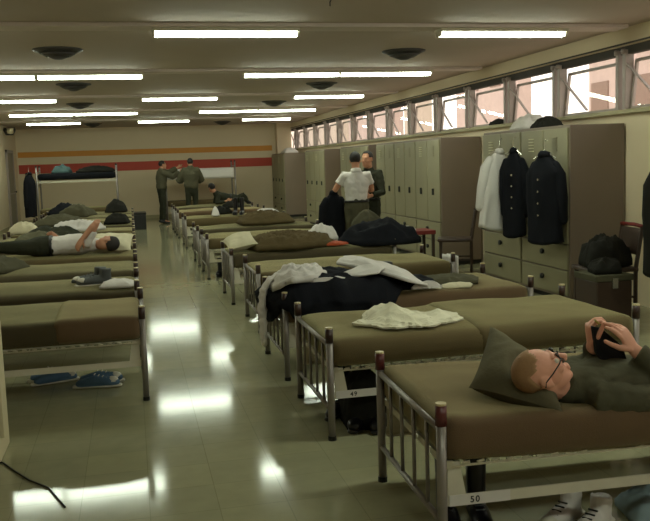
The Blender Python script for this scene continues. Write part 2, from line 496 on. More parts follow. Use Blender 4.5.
MB().lathe((0, 0, 0), [(0, 0), (.075, 0), (.075, -.02), (.05, -.045), (0, -.048)], 18).build('body', 'lamp_housing', sd, smooth=True)
MB().lathe((0, 0, -.048), [(0, 0), (.012, 0), (.012, -.008), (0, -.008)], 10).build('sensor', 'diffuser_metal', sd)
MB().tube([(1.52, 6.3, ZC), (1.525, 6.28, ZC-.03), (1.52, 6.32, ZC-.05), (1.53, 6.36, ZC-.07)], .005, 6).solo('loose_wire', 'cord_black', 'short loose wire poking out of the ceiling above the nearest lamps', 'wire')
el = thing('emergency_light', 'bright spotlight of the emergency light high in the far left corner', 'emergency light', (-3.05, 24.0, 2.5))
MB().lathe((0, 0, 0), [(0, .2), (.14, .2), (.16, .12), (.1, 0), (0, 0)], 18).build('housing', 'diffuser_metal', el, smooth=True)
MB().lathe((.03, -.1, .1), [(0, .09), (.09, .08), (.08, -.06), (0, -.08)], 14).build('reflector', 'cream_metal', el, smooth=True)
wb = thing('wall_speaker', 'dark box on the left wall near the far corner door', 'speaker', (XL, 21.6, 1.95))
MB().box(0, .16, -.25, .25, 0, .2).build('cabinet', 'black_plastic', wb, bevel=.015)
MB().box(.16, .165, -.2, .2, .03, .17).build('grille', 'dark_cloth', wb)

# ------------------------------------------------------------------ lockers
def locker_proto(w):
    t = thing('locker', 'x', 'locker', (0, 0, 0), 0, 'double lockers along the window wall')
    H = 1.81; D = .6
    b = MB().box(0, D, 0, w, .06, H); b.build('body', 'locker_side_shade', t, bevel=.006)
    MB().box(.05, D, .02, w-.02, 0, .06).build('plinth', 'locker_dark', t)
    for k in range(2):
        a = .02+k*(w-.02)/2; c = a+(w-.06)/2
        dr = MB().box(-.02, 0, a, c, .62, H-.03).build('door', 'locker_paint', t, bevel=.005)
        lv = MB()
        for q in range(5): lv.bar((-.026, (a+c)/2-.05, H-.12-q*.032), (-.026, (a+c)/2+.05, H-.12-q*.032), .014, .008)
        lv.build('louvre', 'locker_slot' if k else 'locker_paint', dr)
        h = MB(); h.box(-.045, -.02, (a+c)/2-.015, (a+c)/2+.015, 1.0, 1.09); h.build('handle', 'locker_dark', dr, bevel=.004)
    for k in range(2):
        z0 = .09+k*.265
        dw = MB().box(-.02, 0, .02, w-.02, z0, z0+.25).build('drawer', 'locker_paint', t, bevel=.005)
        MB().tube([(-.02, w*.5, z0+.15), (-.035, w*.5, z0+.15), (-.05, w*.5, z0+.15)], [.02, .03, .028], 10).build('knob', 'locker_dark', dw, smooth=True)
    return t
LK = locker_proto(1.06); first = True
locks = [(5.0, 'olive grey locker with a dark coat hung on its door at the right edge'),
         (7.74, 'olive grey double locker with the dark jacket hanging on it'), (8.80, 'olive grey double locker with the white shirt and dark jacket hanging on it'),
         (11.35, 'double locker beyond the brown chair, first of its bank of three'), (12.41, 'double locker in the middle of the bank of three'),
         (13.47, 'double locker at the far end of the bank of three, beside the standing men'),
         (15.05, 'double locker right behind the standing men'), (16.11, 'double locker just past the standing men'),
         (18.67, 'double locker with dull end panel, two banks past the standing men'), (19.73, 'double locker at the far end of the fourth locker bank'),
         (23.8, 'locker near the far corner with white cloth on top'), (24.86, 'last locker, against the far wall')]
for i, (y, l) in enumerate(locks):
    o = LK if i == 0 else copy_tree(LK)
    o.location = (4.26, y, 0); o['label'] = l

# ------------------------------------------------------------------ beds
BL, BW = 1.86, .89          # length along x from foot posts to head posts, width along y
def bed_proto(name, mats, seed, sag=.0, crown=.03, over=None, cap='post_cap', lift=0.0):
    t = thing(name, 'x', 'bed', (0, 0, 0))
    def post(x, y, h=.63):
        p = MB().tube([(x, y, 0), (x, y, h-.075)], .02, 10).build('post', 'bed_steel', t, smooth=True)
        MB().tube([(x, y, h-.085), (x, y, h-.008)], .0225, 10).build('post_cap', cap, p, smooth=True)
        MB().tube([(x, y, h-.01), (x, y, h)], .021, 10).build('cap_tip', 'post_tip', p)
        MB().tube([(x, y, 0), (x, y, .025)], .023, 10).build('foot', 'black_plastic', p)
    for x in (0, BL):
        for y in (0, BW): post(x, y)
        MB().tube([(x, 0, .525), (x, BW, .525)], .013, 8).build('top_rail', 'bed_steel', t, smooth=True)
        MB().tube([(x, 0, .17), (x, BW, .17)], .013, 8).build('bottom_rail', 'bed_steel', t, smooth=True)
        for k in range(4):
            y = BW*(k+1)/5
            MB().tube([(x, y, .17), (x, y, .525)], .0085, 6).build('bar', 'bed_steel', t, smooth=True)
    for y in (.012, BW-.012):
        r = MB(); r.box(.02, BL-.02, y-.004, y+.004, .228, .268); r.box(.02, BL-.02, min(y, y+(.03 if y < .3 else -.03)), max(y, y+(.03 if y < .3 else -.03)), .228, .234)
        r.build('side_rail', 'rail_paint', t)
        for x in (.06, BL-.12):
            MB().add([(x-.035, y-.005, .268), (x+.035, y-.005, .268), (x+.012, y-.005, .40), (x-.035, y-.005, .40), (x-.035, y+.005, .268), (x+.035, y+.005, .268), (x+.012, y+.005, .40), (x-.035, y+.005, .40)],
                     [(0, 1, 2, 3), (7, 6, 5, 4), (0, 4, 5, 1), (1, 5, 6, 2), (2, 6, 7, 3), (3, 7, 4, 0)]).build('bracket', 'rail_paint', t)
    sp = MB()
    for y in (0, BW):
        for k in range(30):
            x = .08+k*(BL-.16)/29
            sp.tube([(x, y, .392), (x+.028, y+(.004 if k % 2 else -.004), .398)], .006, 5)
        sp.tube([(.04, y, .385), (BL-.04, y, .385)], .005, 5)
    for k in range(20):
        x = .1+k*(BL-.2)/19
        sp.tube([(x, 0, .39), (x, BW, .39)], .004, 4)
    for x in (.03, BL-.03): sp.bar((x, 0, .39), (x, BW, .39), .03, .03)
    sp.build('link_spring', 'spring_wire', t)
    def disp(p):
        u = (p.x-BL/2)/(BL/2); v = (p.y-BW/2)/(BW/2)
        f = (p.z-.40)/.15
        n = noise.noise(Vector((p.x*2.2+seed*9, p.y*2.6, seed)))*.012+noise.noise(Vector((p.x*7+seed*5, p.y*7, p.z*6)))*.004
        z = p.z + lift*f + f*(crown*(1-u*u)*(1-v*v)+n) - sag*(1-u*u)*(.6+.4*(1-v*v))
        y = p.y + (.012*math.sin(f*PI) + n*.8)*(1 if v > 0 else -1)*abs(v)**4
        return Vector((p.x, y, z))
    MB().rbox(.02, BL-.03, .0, BW, .40, .52-sag*1.4, .03, .12, None).build('mattress', 'mattress_tick', t, smooth=True)
    MB().rbox(.012, BL-.022, -.012, BW+.012, .402, .555, .032, .045, disp).build('blanket', mats, t, smooth=True)
    if over:
        x0, x1, m = over
        def disp2(p):
            q = disp(p); f = (p.z-.40)/.15
            return q+Vector((0, 0, .004*f+(.35*(p.y-BW/2)*0)))
        o = MB().rbox(x0, x1, -.018, BW+.018, .41, .561, .032, .045, disp2).build('folded_blanket', m, t, smooth=True)
        o['label'] = 'second blanket folded over one end'
    return t
P_A = bed_proto('metal_cot', 'blanket', 1)
P_B = bed_proto('metal_cot', 'blanket_green', 2, crown=.04)
P_C = bed_proto('metal_cot', 'blanket_brown', 3, crown=.035)
protos = [P_A, P_B, P_C]; used = [False]*3
def place_bed(k, x, y, label, rz=0, group='metal cots'):
    o = protos[k] if not used[k] else copy_tree(protos[k]); used[k] = True
    o.location = (x, y, 0); o.rotation_euler = (0, 0, rz); o['label'] = label; o['group'] = group
    return o
# near three on the right have their own blankets
b1 = bed_proto('metal_cot', 'blanket_brown', 11, sag=.035, crown=.0, cap='post_cap_red', lift=.018)
b1.location = (1.06, 2.87, 0); b1.rotation_euler = (0, 0, -.034); tag(b1, 'nearest metal cot, stencilled 50 on its rail, with the man lying on it', None, 'metal cots')
b2 = bed_proto('metal_cot', 'blanket', 12, crown=.02, over=(.86, BL-.02, 'blanket'))
b2.location = (1.0, 4.42, 0); tag(b2, 'metal cot with the crumpled newspaper lying on its blanket', None, 'metal cots')
place_bed(2, 1.0, 5.78, 'metal cot with navy clothes and white shirts thrown over its foot')
place_bed(0, 1.07, 7.53, 'neat olive metal cot with a white towel at its head')
place_bed(1, 1.02, 9.2, 'metal cot with a pale pillow at its foot and a rumpled brown blanket')
place_bed(0, .95, 11.4, 'plain olive metal cot just in front of the T-shirt man')
rl = ['seventh metal cot in the right row, touching the rumpled brown blankets', 'metal cot with black boots standing on it, past the gap in the right row',
      'metal cot in front of the reclining man', 'metal cot the reclining man lies on, before the white bunk']
for i, y in enumerate((13.0, 16.0, 18.5, 20.3)): place_bed((1, 0, 2, 1)[i], .95, y, rl[i])
# left row, feet on the aisle
l1 = bed_proto('metal_cot', 'blanket_green', 14, crown=.025, over=(.012, .56, 'blanket_brown'))
l1.location = (.02, 5.6+BW, 0); l1.rotation_euler = (0, 0, PI)
l1['label'] = 'nearest metal cot of the left row, browner blanket over its foot'; l1['group'] = 'metal cots'
ll = ['left row metal cot with the grey sneakers and white cloth on it', 'left row metal cot with bare olive blanket beyond the grey sneakers', 'left row metal cot with the man in white lying on it',
      'left row metal cot just past the lying man, with dark bags on it', 'left row metal cot with white clothing strewn across it', 'seventh metal cot of the left row, with green gear on it',
      'eighth metal cot of the left row', 'ninth metal cot of the left row', 'tenth metal cot of the left row', 'eleventh metal cot of the left row, nearest the dark hanging coat']
for i in range(10): place_bed((1, 1, 0, 1, 1, 0, 1, 0, 1, 1)[i], 0, 6.95+1.345*i+BW, ll[i], PI)
# stencilled numbers
def stencil(txt, x, y, z, parent, size=.034):
    cu = bpy.data.curves.new('stencil_number', 'FONT'); cu.body = txt; cu.size = size; cu.extrude = .0004; cu.space_character = 1.25; cu.offset = .0006
    o = bpy.data.objects.new('stencil_number', cu); COL.objects.link(o)
    o.rotation_euler = (PI/2, 0, 0); bpy.context.view_layer.update()
    bake_me = bpy.data.meshes.new_from_object(o.evaluated_get(bpy.context.evaluated_depsgraph_get()))
    bpy.data.objects.remove(o)
    bake_me.materials.clear(); bake_me.materials.append(MATS['cord_black'])
    q = bpy.data.objects.new('stencil_number', bake_me); COL.objects.link(q); q.parent = parent
    q.location = (x, y, z); q.rotation_euler = (PI/2, 0, 0); q['label'] = 'black stencilled number'
def rail_plate(b):
    return MB().box(.03, .27, .0045, .0075, .228, .270).build('number_plate', 'white_cloth', b)
rail_plate(b1); stencil('50', .11, .0035, .237, b1)
rail_plate(b2); stencil('49', .11, .0035, .237, b2)

# two-tier bunks at the far wall
def bunk(label, x, y, m_up, m_low, hu=.17):
    t = thing('bunk_bed', label, 'bunk bed', (x, y, 0), 0, 'two tier bunks by the far wall')
    for px in (0, 1.95):
        for py in (0, .85):
            p = MB().tube([(px, py, 0), (px, py, 1.62)], .022, 8).build('post', 'bed_steel', t, smooth=True)
            MB().tube([(px, py, 1.62), (px, py, 1.66)], .024, 8).build('post_cap', 'post_cap', p)
        for z in (1.5, 1.15, .52, .2): MB().tube([(px, 0, z), (px, .85, z)], .014, 6).build('cross_rail', 'bed_steel', t)
    for z in (1.22, .26):
        for py in (.0, .85): MB().box(.02, 1.93, py-.006, py+.006, z, z+.05).build('side_rail', 'rail_paint', t)
    MB().rbox(.02, 1.93, -.02, .87, 1.46-hu, 1.46, .05, .1).build('upper_mattress', m_up, t, smooth=True)
    MB().rbox(.02, 1.93, .0, .85, .4, .56, .05, .1).build('lower_mattress', m_low, t, smooth=True)
    return t
bunk('two tier bunk at the far wall with a dark blanket on top', -2.3, 22.5, 'navy_cloth', 'blanket')
bunk('two tier bunk at the far wall with a bare white upper mattress', .96, 24.3, 'white_cloth', 'brown_wool', .30)

# ------------------------------------------------------------------ people
def hand(mb, W, d, n, side, curl=(.5, .6, .7, .8), s=1.0, thumb_in=.6):
    W = Vector(W); d = Vector(d).normalized(); n = Vector(n); n = (n-d*n.dot(d)).normalized()
    t = d.cross(n)*side
    mb.tube([W-d*.02*s, W+d*.02*s, W+d*.055*s, W+d*.085*s], [(.027*s, .019*s), (.033*s, .018*s), (.040*s, .0165*s), (.038*s, .013*s)], 12, side=t, round_=True)
    Ls = (.072, .080, .075, .058); rr = (.0092, .0095, .0090, .0080)
    for i in range(4):
        p = W+d*(.088-.006*abs(i-1))*s+t*(.029-.0195*i)*s
        dd = (d+t*(.10-.07*i)).normalized(); pts = [p-dd*.02*s, p]
        c = curl[i]
        for fr in (.45, .31, .24):
            dd = (Matrix.Rotation(c, 3, d.cross(n)) @ dd); p = p+dd*Ls[i]*fr*s; pts.append(p)
        mb.tube(pts, [rr[i]*s, rr[i]*1.05*s, rr[i]*s, rr[i]*.95*s, rr[i]*.8*s], 8, round_=True)
    p = W+d*.022*s+t*.026*s; dd = (d*.7+t*.62+n*.35).normalized(); pts = [p]
    for fr, c in ((.045, 0), (.034, thumb_in), (.026, thumb_in*.6)):
        dd = (dd*math.cos(c)+(d*.55+n*.55-t*.65).normalized()*math.sin(c)).normalized(); p = p+dd*fr*s; pts.append(p)
    mb.tube(pts, [.0145*s, .0125*s, .0105*s, .0085*s], 8, round_=True)

def hframe(fwd, up):
    f = Vector(fwd).normalized(); u = Vector(up); u = (u-f*u.dot(f)).normalized(); r = f.cross(u)
    return Matrix((r, f, u)).transposed()      # local x right, y face, z crown
def head(mb, c, m, s=1.0, detail=False):
    c = Vector(c)
    P = lambda x, y, z: c+m @ Vector((x*s, y*s, z*s))
    E = lambda q, r: mb.ell(P(*q), [x*s for x in r], m, 20, 14)
    E((0, -.014, .032), (.074, .095, .088)); E((0, .022, -.012), (.066, .07, .08)); E((0, .034, -.055), (.052, .056, .058))
    E((0, .066, -.095), (.026, .022, .02)); E((.028, .03, -.075), (.03, .05, .03)); E((-.028, .03, -.075), (.03, .05, .03))
    mb.tube([P(0, .088, .022), P(0, .101, .0), P(0, .118, -.026), P(0, .108, -.036)], [(.009*s, .009*s), (.011*s, .011*s), (.014*s, .012*s), (.012*s, .008*s)], 8, round_=True)
    E((0, .108, -.032), (.018, .012, .009))
    E((0, .080, .03), (.046, .014, .010))
    E((0, .093, -.060), (.025, .010, .0065)); E((0, .090, -.072), (.022, .010, .0070))
    for sx in (-1, 1):
        E((sx*.040, .062, -.022), (.022, .022, .020))
        if detail:
            E((sx*.074, -.012, -.004), (.010, .021, .032)); E((sx*.080, -.018, .004), (.007, .018, .026)); E((sx*.075, -.004, -.03), (.007, .01, .012))
        else: E((sx*.074, -.008, -.005), (.012, .02, .03))
def hair(t, c, m, mat, s=1.0, grow=1.05, front=.055, low=-.045, cond=None):
    c = Vector(c)+m @ Vector((0, -.014*s, .032*s))
    def keep(l):
        y, z = l.y/s, l.z/s
        if cond: return cond(l/s)
        if y > front and z < .062: return False
        if y > -.02 and z < -.005: return False
        return z > low-.02
    mb = MB(); mb.ell(c, (.074*grow*s, .095*grow*s, .088*grow*s), m, 40, 26, keep)
    o = mb.build('hair', mat, t, smooth=True)
    md = o.modifiers.new('s', 'SOLIDIFY'); md.thickness = .010*s; md.offset = -.6
    return o

def torso_chain(mb, pel, chest, neck, side, k=1.0, g=0.0):
    pel, chest, neck = Vector(pel), Vector(chest), Vector(neck)
    mid = pel.lerp(chest, .5)
    pts = [pel-(chest-pel).normalized()*.07*k, pel, pel.lerp(mid, .7), mid.lerp(chest, .4), chest, chest.lerp(neck, .55), neck]
    rs = [(.11, .08), (.160, .112), (.15, .105), (.165, .115), (.182, .118), (.15, .09), (.062, .06)]
    mb.tube(pts, [((a+g)*k, (b+g)*k) for a, b in rs], 18, side=Vector(side), round_=True)

def figure(name, label, J, shirt='fatigue', trousers='fatigue', boots='boot_leather', hairm='hair_dark', skin='skin', sleeve='long',
           k=1.0, voxel=.012, detail=False, hands=None, hair_kw=None, group=None, hk=1.0, bulk=0.0):
    """J holds world joints; the thing's origin is the pelvis projected to the lowest point."""
    o0 = Vector(J['base']); V = {}
    for q, v in J.items():
        V[q] = (Vector(v)-o0) if q not in ('base', 'face', 'crown', 'side') else Vector(v)
    t = thing(name, label, 'person', o0, 0, group)
    m = hframe(V['face'], V['crown']); side = V['side']
    b = MB()
    head(b, V['head'], m, k*hk, detail)
    b.tube([V['neck']-(V['head']-V['neck'])*.25, V['neck'], V['head']+m @ Vector((0, -.02, -.05))*k], [.064*k, .057*k, .054*k], 14, round_=True)
    torso_chain(b, V['pelvis'], V['chest'], V['neck'], side, k, -.012)
    arms = {}
    for s_, sn in ((1, 'R'), (-1, 'L')):
        sh, el, wr = V['sh'+sn], V['el'+sn], V['wr'+sn]
        b.tube([V['chest'].lerp(V['neck'], .5), sh, sh.lerp(el, .5), el, el.lerp(wr, .35), wr], [.06*k, .052*k, .045*k, .038*k, .038*k, .026*k], 12, round_=True)
        hp, kn, an, to = V['hip'+sn], V['kn'+sn], V['an'+sn], V['toe'+sn]
        b.tube([hp, hp.lerp(kn, .45), kn, kn.lerp(an, .35), an], [.082*k, .068*k, .05*k, .05*k, .035*k], 12, round_=True)
        b.tube([an, to], [.036*k, .028*k], 10, round_=True)
        hd = (hands or {}).get(sn)
        if hd: hand(b, wr, hd[0], hd[1], s_ if len(hd) < 5 else hd[4], hd[2] if len(hd) > 2 else (.5, .6, .7, .8), k, hd[3] if len(hd) > 3 else .6)
        else:
            d = (wr-el).normalized(); hand(b, wr+d*.015, d, -side*s_+Vector((0, .001, 0)), s_, (.35, .4, .45, .5), k)
    remesh(b, 'body', skin, t, voxel, 3)
    sm = MB(); torso_chain(sm, V['pelvis'].lerp(V['chest'], .12), V['chest'], V['neck'].lerp(V['chest'], .12), side, k, .008+bulk)
    sm.tube([V['chest'].lerp(V['neck'], .45), V['chest'].lerp(V['neck'], .78), V['neck']], [(.15*k, .10*k), (.105*k, .09*k), (.074*k, .072*k)], 16, side=side)
    for sn in ('R', 'L'):
        sh, el, wr = V['sh'+sn], V['el'+sn], V['wr'+sn]
        if sleeve == 'long':
            e = el.lerp(wr, .88 if not (hands or {}).get('cuff') else hands['cuff'])
            sm.tube([V['chest'].lerp(V['neck'], .4), sh, sh.lerp(el, .5), el, el.lerp(wr, .4), e], [(q+bulk)*k for q in (.075, .068, .062, .056, .052, .042)], 14)
        else:
            sm.tube([V['chest'].lerp(V['neck'], .4), sh, sh.lerp(el, .55)], [.072*k, .066*k, .062*k], 14)
    so = remesh(sm, 'shirt', shirt, t, max(voxel*.9, .008), 3, (.008*k, 11))
    tm = MB(); pel = V['pelvis']; up = (V['chest']-pel).normalized()
    tm.tube([pel-up*.07*k, pel, pel+up*.1*k], [(.16*k, .122*k), (.184*k, .13*k), (.168*k, .122*k)], 18, side=side, round_=True)
    for sn in ('R', 'L'):
        hp, kn, an = V['hip'+sn], V['kn'+sn], V['an'+sn]
        tm.tube([hp, hp.lerp(kn, .45), kn, kn.lerp(an, .4), kn.lerp(an, .93)], [.096*k, .084*k, .07*k, .066*k, .06*k], 14)
    remesh(tm, 'trousers', trousers, t, max(voxel*.9, .008), 3, (.008*k, 9))
    bt = MB().tube([pel+up*.085*k, pel+up*.115*k], [(.178*k, .128*k)]*2, 20, side=side); bt.build('belt', 'black_plastic', t, smooth=True)
    for sn in ('R', 'L'):
        kn, an, to = V['kn'+sn], V['an'+sn], V['toe'+sn]
        bo = MB(); bo.tube([kn.lerp(an, .72), an, an+(to-an)*.1-(kn-an).normalized()*.03*k], [.05*k, .05*k, .048*k], 12, round_=True)
        bo.tube([an-(kn-an).normalized()*.03*k-(to-an)*.25, an.lerp(to, .5)-(kn-an).normalized()*.03*k, to-(kn-an).normalized()*.02*k], [.042*k, .046*k, .036*k], 12, round_=True)
        remesh(bo, 'boot', boots, t, .01, 2)
    hair(t, V['head'], m, hairm, k*hk, **(hair_kw or {}))
    cl = MB(); d = (V['head']-V['neck']).normalized(); sd, up2 = frame_of(d, side)
    cn = V['neck'].lerp(V['chest'], .10)
    cl.tube([cn-d*.03*k, cn+d*.015*k, cn+d*.04*k, cn+d*.038*k], [(.088*k, .082*k), (.076*k, .072*k), (.070*k, .067*k), (.06*k, .057*k)], 18, side=side)
    cl.build('collar', shirt, t, smooth=True)
    return t, V, m

def stand(x, y, rz, H=1.75, lean=0.0, **over):
    """joints of a standing person facing local +y turned by rz"""
    k = H/1.75; r = Matrix.Rotation(rz, 3, 'Z')
    def W(a, b, c): return Vector((x, y, 0))+r @ Vector((a*k, (b+lean*max(0, c-.95))*k, c*k))
    J = dict(base=(x, y, 0), head=W(0, .03, 1.63), neck=W(0, -.01, 1.49), chest=W(0, 0, 1.33), pelvis=W(0, 0, .96),
             face=r @ Vector((0, 1, -.05)), crown=(0, 0, 1), side=r @ Vector((1, 0, 0)),
             shR=W(.175, 0, 1.42), elR=W(.23, .0, 1.13), wrR=W(.24, .1, .90), shL=W(-.175, 0, 1.42), elL=W(-.23, .0, 1.13), wrL=W(-.24, .1, .90),
             hipR=W(.085, 0, .93), knR=W(.10, .02, .5), anR=W(.11, -.02, .09), toeR=W(.13, .13, .045),
             hipL=W(-.085, 0, .93), knL=W(-.10, .02, .5), anL=W(-.11, -.02, .09), toeL=W(-.13, .13, .045))
    for q, v in over.items(): J[q] = W(*v) if q not in ('face', 'crown') else r @ Vector(v)
    return J, k

# man in the white T-shirt, back to us, holding a dark jacket out on his left
J, k = stand(2.90, 10.9, -.12, 1.64, elL=(-.30, .05, 1.22), wrL=(-.33, .26, 1.14), elR=(.24, .1, 1.2), wrR=(.12, .32, 1.2), face=(.25, 1, -.12))
figure('person', 'man in white T-shirt and olive trousers standing with his back turned by the lockers', J, 'white_cloth', 'fatigue', sleeve='short', k=k, voxel=.011,
       hands={'L': ((-.1, 1, -.2), (.2, -.3, -1), (.9, .9, .9, .9), .8), 'R': ((-.6, .8, .1), (-.5, -.6, 0), (.4, .4, .4, .4))})
J, k = stand(3.18, 11.28, 2.35, 1.65, elR=(.27, .1, 1.15), wrR=(.15, .3, 1.1), elL=(-.26, .08, 1.15), wrL=(-.2, .3, 1.12), face=(0, 1, -.05))
figure('person', 'dark clothed man facing the T-shirt man, half hidden behind him', J, 'fatigue_dark', 'fatigue_dark', k=k, voxel=.011)
# far men
J, k = stand(.80, 23.5, -PI/2+.25, 1.70, elR=(.24, .26, 1.3), wrR=(.16, .48, 1.42), elL=(-.2, .28, 1.42), wrL=(-.12, .5, 1.55), lean=.05)
figure('person', 'man in dark fatigues standing in profile with arms raised to the white bunk', J, 'fatigue', 'fatigue_dark', k=k, voxel=.014, hairm='hair_dark', bulk=.03)
J, k = stand(1.57, 23.0, .1, 1.74, elR=(.30, .12, 1.16), wrR=(.18, .35, 1.12), elL=(-.3, .1, 1.16), wrL=(-.2, .33, 1.15))
figure('person', 'man in olive fatigues with his back turned, in front of the white bunk', J, 'fatigue', 'fatigue_dark', k=k, voxel=.014, bulk=.035)
# reclining man on a far cot
bx, by, bz = 1.95, 20.75, .57
J = dict(base=(2.2, by, bz), head=(1.90, by, bz+.42), neck=(1.98, by, bz+.30), chest=(2.08, by, bz+.2), pelvis=(2.42, by, bz+.13), face=(-.5, .75, -.1), crown=(-.3, 0, .95), side=(0, -1, 0),
         shR=(2.04, by-.18, bz+.24), elR=(1.98, by-.27, bz+.06), wrR=(2.2, by-.3, bz+.1), shL=(2.04, by+.18, bz+.24), elL=(1.98, by+.27, bz+.06), wrL=(2.2, by+.25, bz+.12),
         hipR=(2.46, by-.08, bz+.12), knR=(2.66, by-.1, bz+.22), anR=(2.73, by-.1, bz+.08), toeR=(2.80, by-.1, bz+.05), hipL=(2.46, by+.08, bz+.12), knL=(2.68, by+.1, bz+.18), anL=(2.74, by+.1, bz+.08), toeL=(2.81, by+.1, bz+.05))
figure('person', 'dark haired man in fatigues reclining on a far cot below the white bunk', J, 'fatigue_dark', 'fatigue_dark', k=.95, voxel=.014)
# man in white lying on the left row, elbow raised
y0, z0 = 9.92, .565
J = dict(base=(-.9, y0, z0), head=(-.28, y0-.1, z0+.13), neck=(-.42, y0-.02, z0+.12), chest=(-.58, y0, z0+.13), pelvis=(-1.0, y0, z0+.12), face=(-.1, .7, .7), crown=(1, -.1, .1), side=(0, -1, 0),
         shR=(-.52, y0-.17, z0+.15), elR=(-.38, y0-.2, z0+.40), wrR=(-.56, y0-.24, z0+.20), shL=(-.52, y0+.17, z0+.13), elL=(-.7, y0+.26, z0+.08), wrL=(-.85, y0+.16, z0+.2),
         hipR=(-1.04, y0-.08, z0+.12), knR=(-1.45, y0-.1, z0+.14), anR=(-1.78, y0-.1, z0+.09), toeR=(-1.82, y0-.12, z0+.2), hipL=(-1.04, y0+.08, z0+.12), knL=(-1.45, y0+.1, z0+.12), anL=(-1.78, y0+.1, z0+.09), toeL=(-1.82, y0+.12, z0+.2))
figure('person', 'dark haired man in white T-shirt lying on the left row, elbow raised', J, 'white_cloth', 'fatigue_dark', sleeve='short', k=.95, voxel=.011,
       hands={'R': ((-.5, -.1, -.8), (.3, .8, -.3), (.3, .3, .3, .3))})

# the man on the nearest cot
hc = Vector((1.518, 2.98, .676))
J = dict(base=(1.9, 3.1, .52), head=hc, neck=(1.625, 3.01, .603), chest=(1.84, 3.05, .570), pelvis=(2.29, 3.08, .555), face=(.66, -.17, .73), crown=(-.76, -.02, .65), side=(0, -1, 0),
         shR=(1.725, 2.885, .58), elR=(2.085, 2.85, .550), wrR=(1.918, 2.975, .738), shL=(1.775, 3.21, .60), elL=(1.97, 3.33, .60), wrL=(1.812, 3.11, .735),
         hipR=(2.33, 2.98, .56), knR=(2.62, 2.96, .93), anR=(2.74, 2.96, .60), toeR=(2.84, 2.96, .575), hipL=(2.33, 3.17, .56), knL=(2.62, 3.2, .93), anL=(2.74, 3.2, .60), toeL=(2.84, 3.2, .575))
pm, V, hm = figure('person', 'man with glasses lying on the nearest cot, reading something small in both hands', J, 'fatigue', 'fatigue', skin='skin_pink', sleeve='long', k=1.0, voxel=.0042, detail=True, hairm='hair_blond', hk=.94,
       hands={'R': ((-.56, .05, .83), (-.55, .80, -.25), (.22, .3, .4, .5), .5), 'L': ((-.22, -.05, 1), (.95, -.25, .2), (.75, .85, .9, .95), .7), 'cuff': .93},
       hair_kw=dict(grow=1.025, cond=lambda l: (l.y < .046 and l.z > .030 + .6*max(0, l.y)) or (l.y < -.030 and l.z > -.045)))
def spectacles(t, c, m):
    P = lambda x, y, z: Vector(c)+m @ Vector((x, y, z))
    g = MB()
    for sx in (-1, 1):
        ring = []
        for j in range(17):
            a = 2*PI*j/16; ca, sa = math.cos(a), math.sin(a)
            rr = (abs(ca)**3+abs(sa)**3)**(-1/3)
            ring.append(P(sx*.033+.024*ca*rr, .104-.008*abs(ca), .006+.019*sa*rr))
        g.tube(ring, .0028, 6)
        g.tube([P(sx*.058, .096, .012), P(sx*.073, .08, .012), P(sx*.084, .03, .008), P(sx*.085, -.015, .004), P(sx*.083, -.03, -.012)], .0028, 6)
    g.tube([P(-.010, .105, .012), P(0, .110, .014), P(.010, .105, .012)], .0026, 6)
    g.build('glasses', 'black_plastic', t, smooth=True)
    ln = MB()
    for sx in (-1, 1):
        ln.add([P(sx*.033+.021*math.cos(a), .102, .006+.017*math.sin(a)) for a in [2*PI*j/12 for j in range(12)]], [tuple(range(12))])
    ln.build('glasses_lens', 'glass', t)
    for sx in (-1, 1):
        MB().ell(P(sx*.032, .0775, .006), (.012, .012, .011), m).build('eye', 'eye_white', t, smooth=True)
spectacles(pm, V['head'], hm*.94)
mg = MB(); mg.bar((1.805-1.9, 3.05-3.1, .838-.52), (1.79-1.9, 3.055-3.1, .853-.52), .022, .008)
mg.v = [v+Vector((1.9, 3.1, .52)) for v in mg.v]
mg.solo('trinket', 'mustard_item', 'tiny yellowish object pinched between the hands of the man with glasses', 'trinket', bevel=.002)
bc = MB(); pr_ = [(1.800, .812), (1.845, .800), (1.925, .725), (1.955, .66), (1.94, .600), (1.91, .605), (1.85, .655), (1.822, .70)]
bc.add([(x-.022, 3.055+.012*math.sin(i*2.1)+dy, z+.016) for dy in (-.012, .012) for i, (x, z) in enumerate(pr_)], [tuple(range(8)), tuple(range(15, 7, -1))]+[(i, i+8, (i+1) % 8+8, (i+1) % 8) for i in range(8)])
bc.solo('black_cloth', 'black_cloth', 'black cloth hanging from the hands of the man with glasses', 'cloth', fix=True, bevel=.004)
# pillow under his head
def pillow(A, B, C, D, th, mat, name, label, dent=None, group=None):
    A, B, C, D = (Vector(q) for q in (A, B, C, D)); mb = MB()      # corners in turn; A-D is the edge u runs along
    N = 26; vs = []; fs = []
    n = ((D-A)+(C-B)).cross((B-A)+(C-D)).normalized()
    for s_ in (1, -1):
        for j in range(N+1):
            for i in range(N+1):
                u, v = i/N*2-1, j/N*2-1
                pu = (u*(1-.07*(1-abs(v)**3)*abs(u))+1)/2; pv = (v*(1-.08*(1-abs(u)**3)*abs(v))+1)/2
                t = (max(0, 1-abs(u)**2.6)*max(0, 1-abs(v)**2.6))**.55
                p = A*(1-pu)*(1-pv)+D*pu*(1-pv)+B*(1-pu)*pv+C*pu*pv
                h = th/2*t*(1+.2*noise.noise(p*8))
                if dent and s_ > 0: h -= dent[2]*math.exp(-((u-dent[0])**2+(v-dent[1])**2)/.12)
                h += .010*(1-2*abs(noise.noise(p*13)))*t
                vs.append(p+n*s_*h+n*.014*noise.noise(p*6)*t)
    K = (N+1)**2
    for j in range(N):
        for i in range(N):
            a = j*(N+1)+i; q = (a, a+1, a+N+2, a+N+1)
            fs.append(q); fs.append(tuple(x+K for x in q[::-1]))
    mb.add(vs, fs)
    return mb.solo(name, mat, label, 'pillow', group, smooth=True)
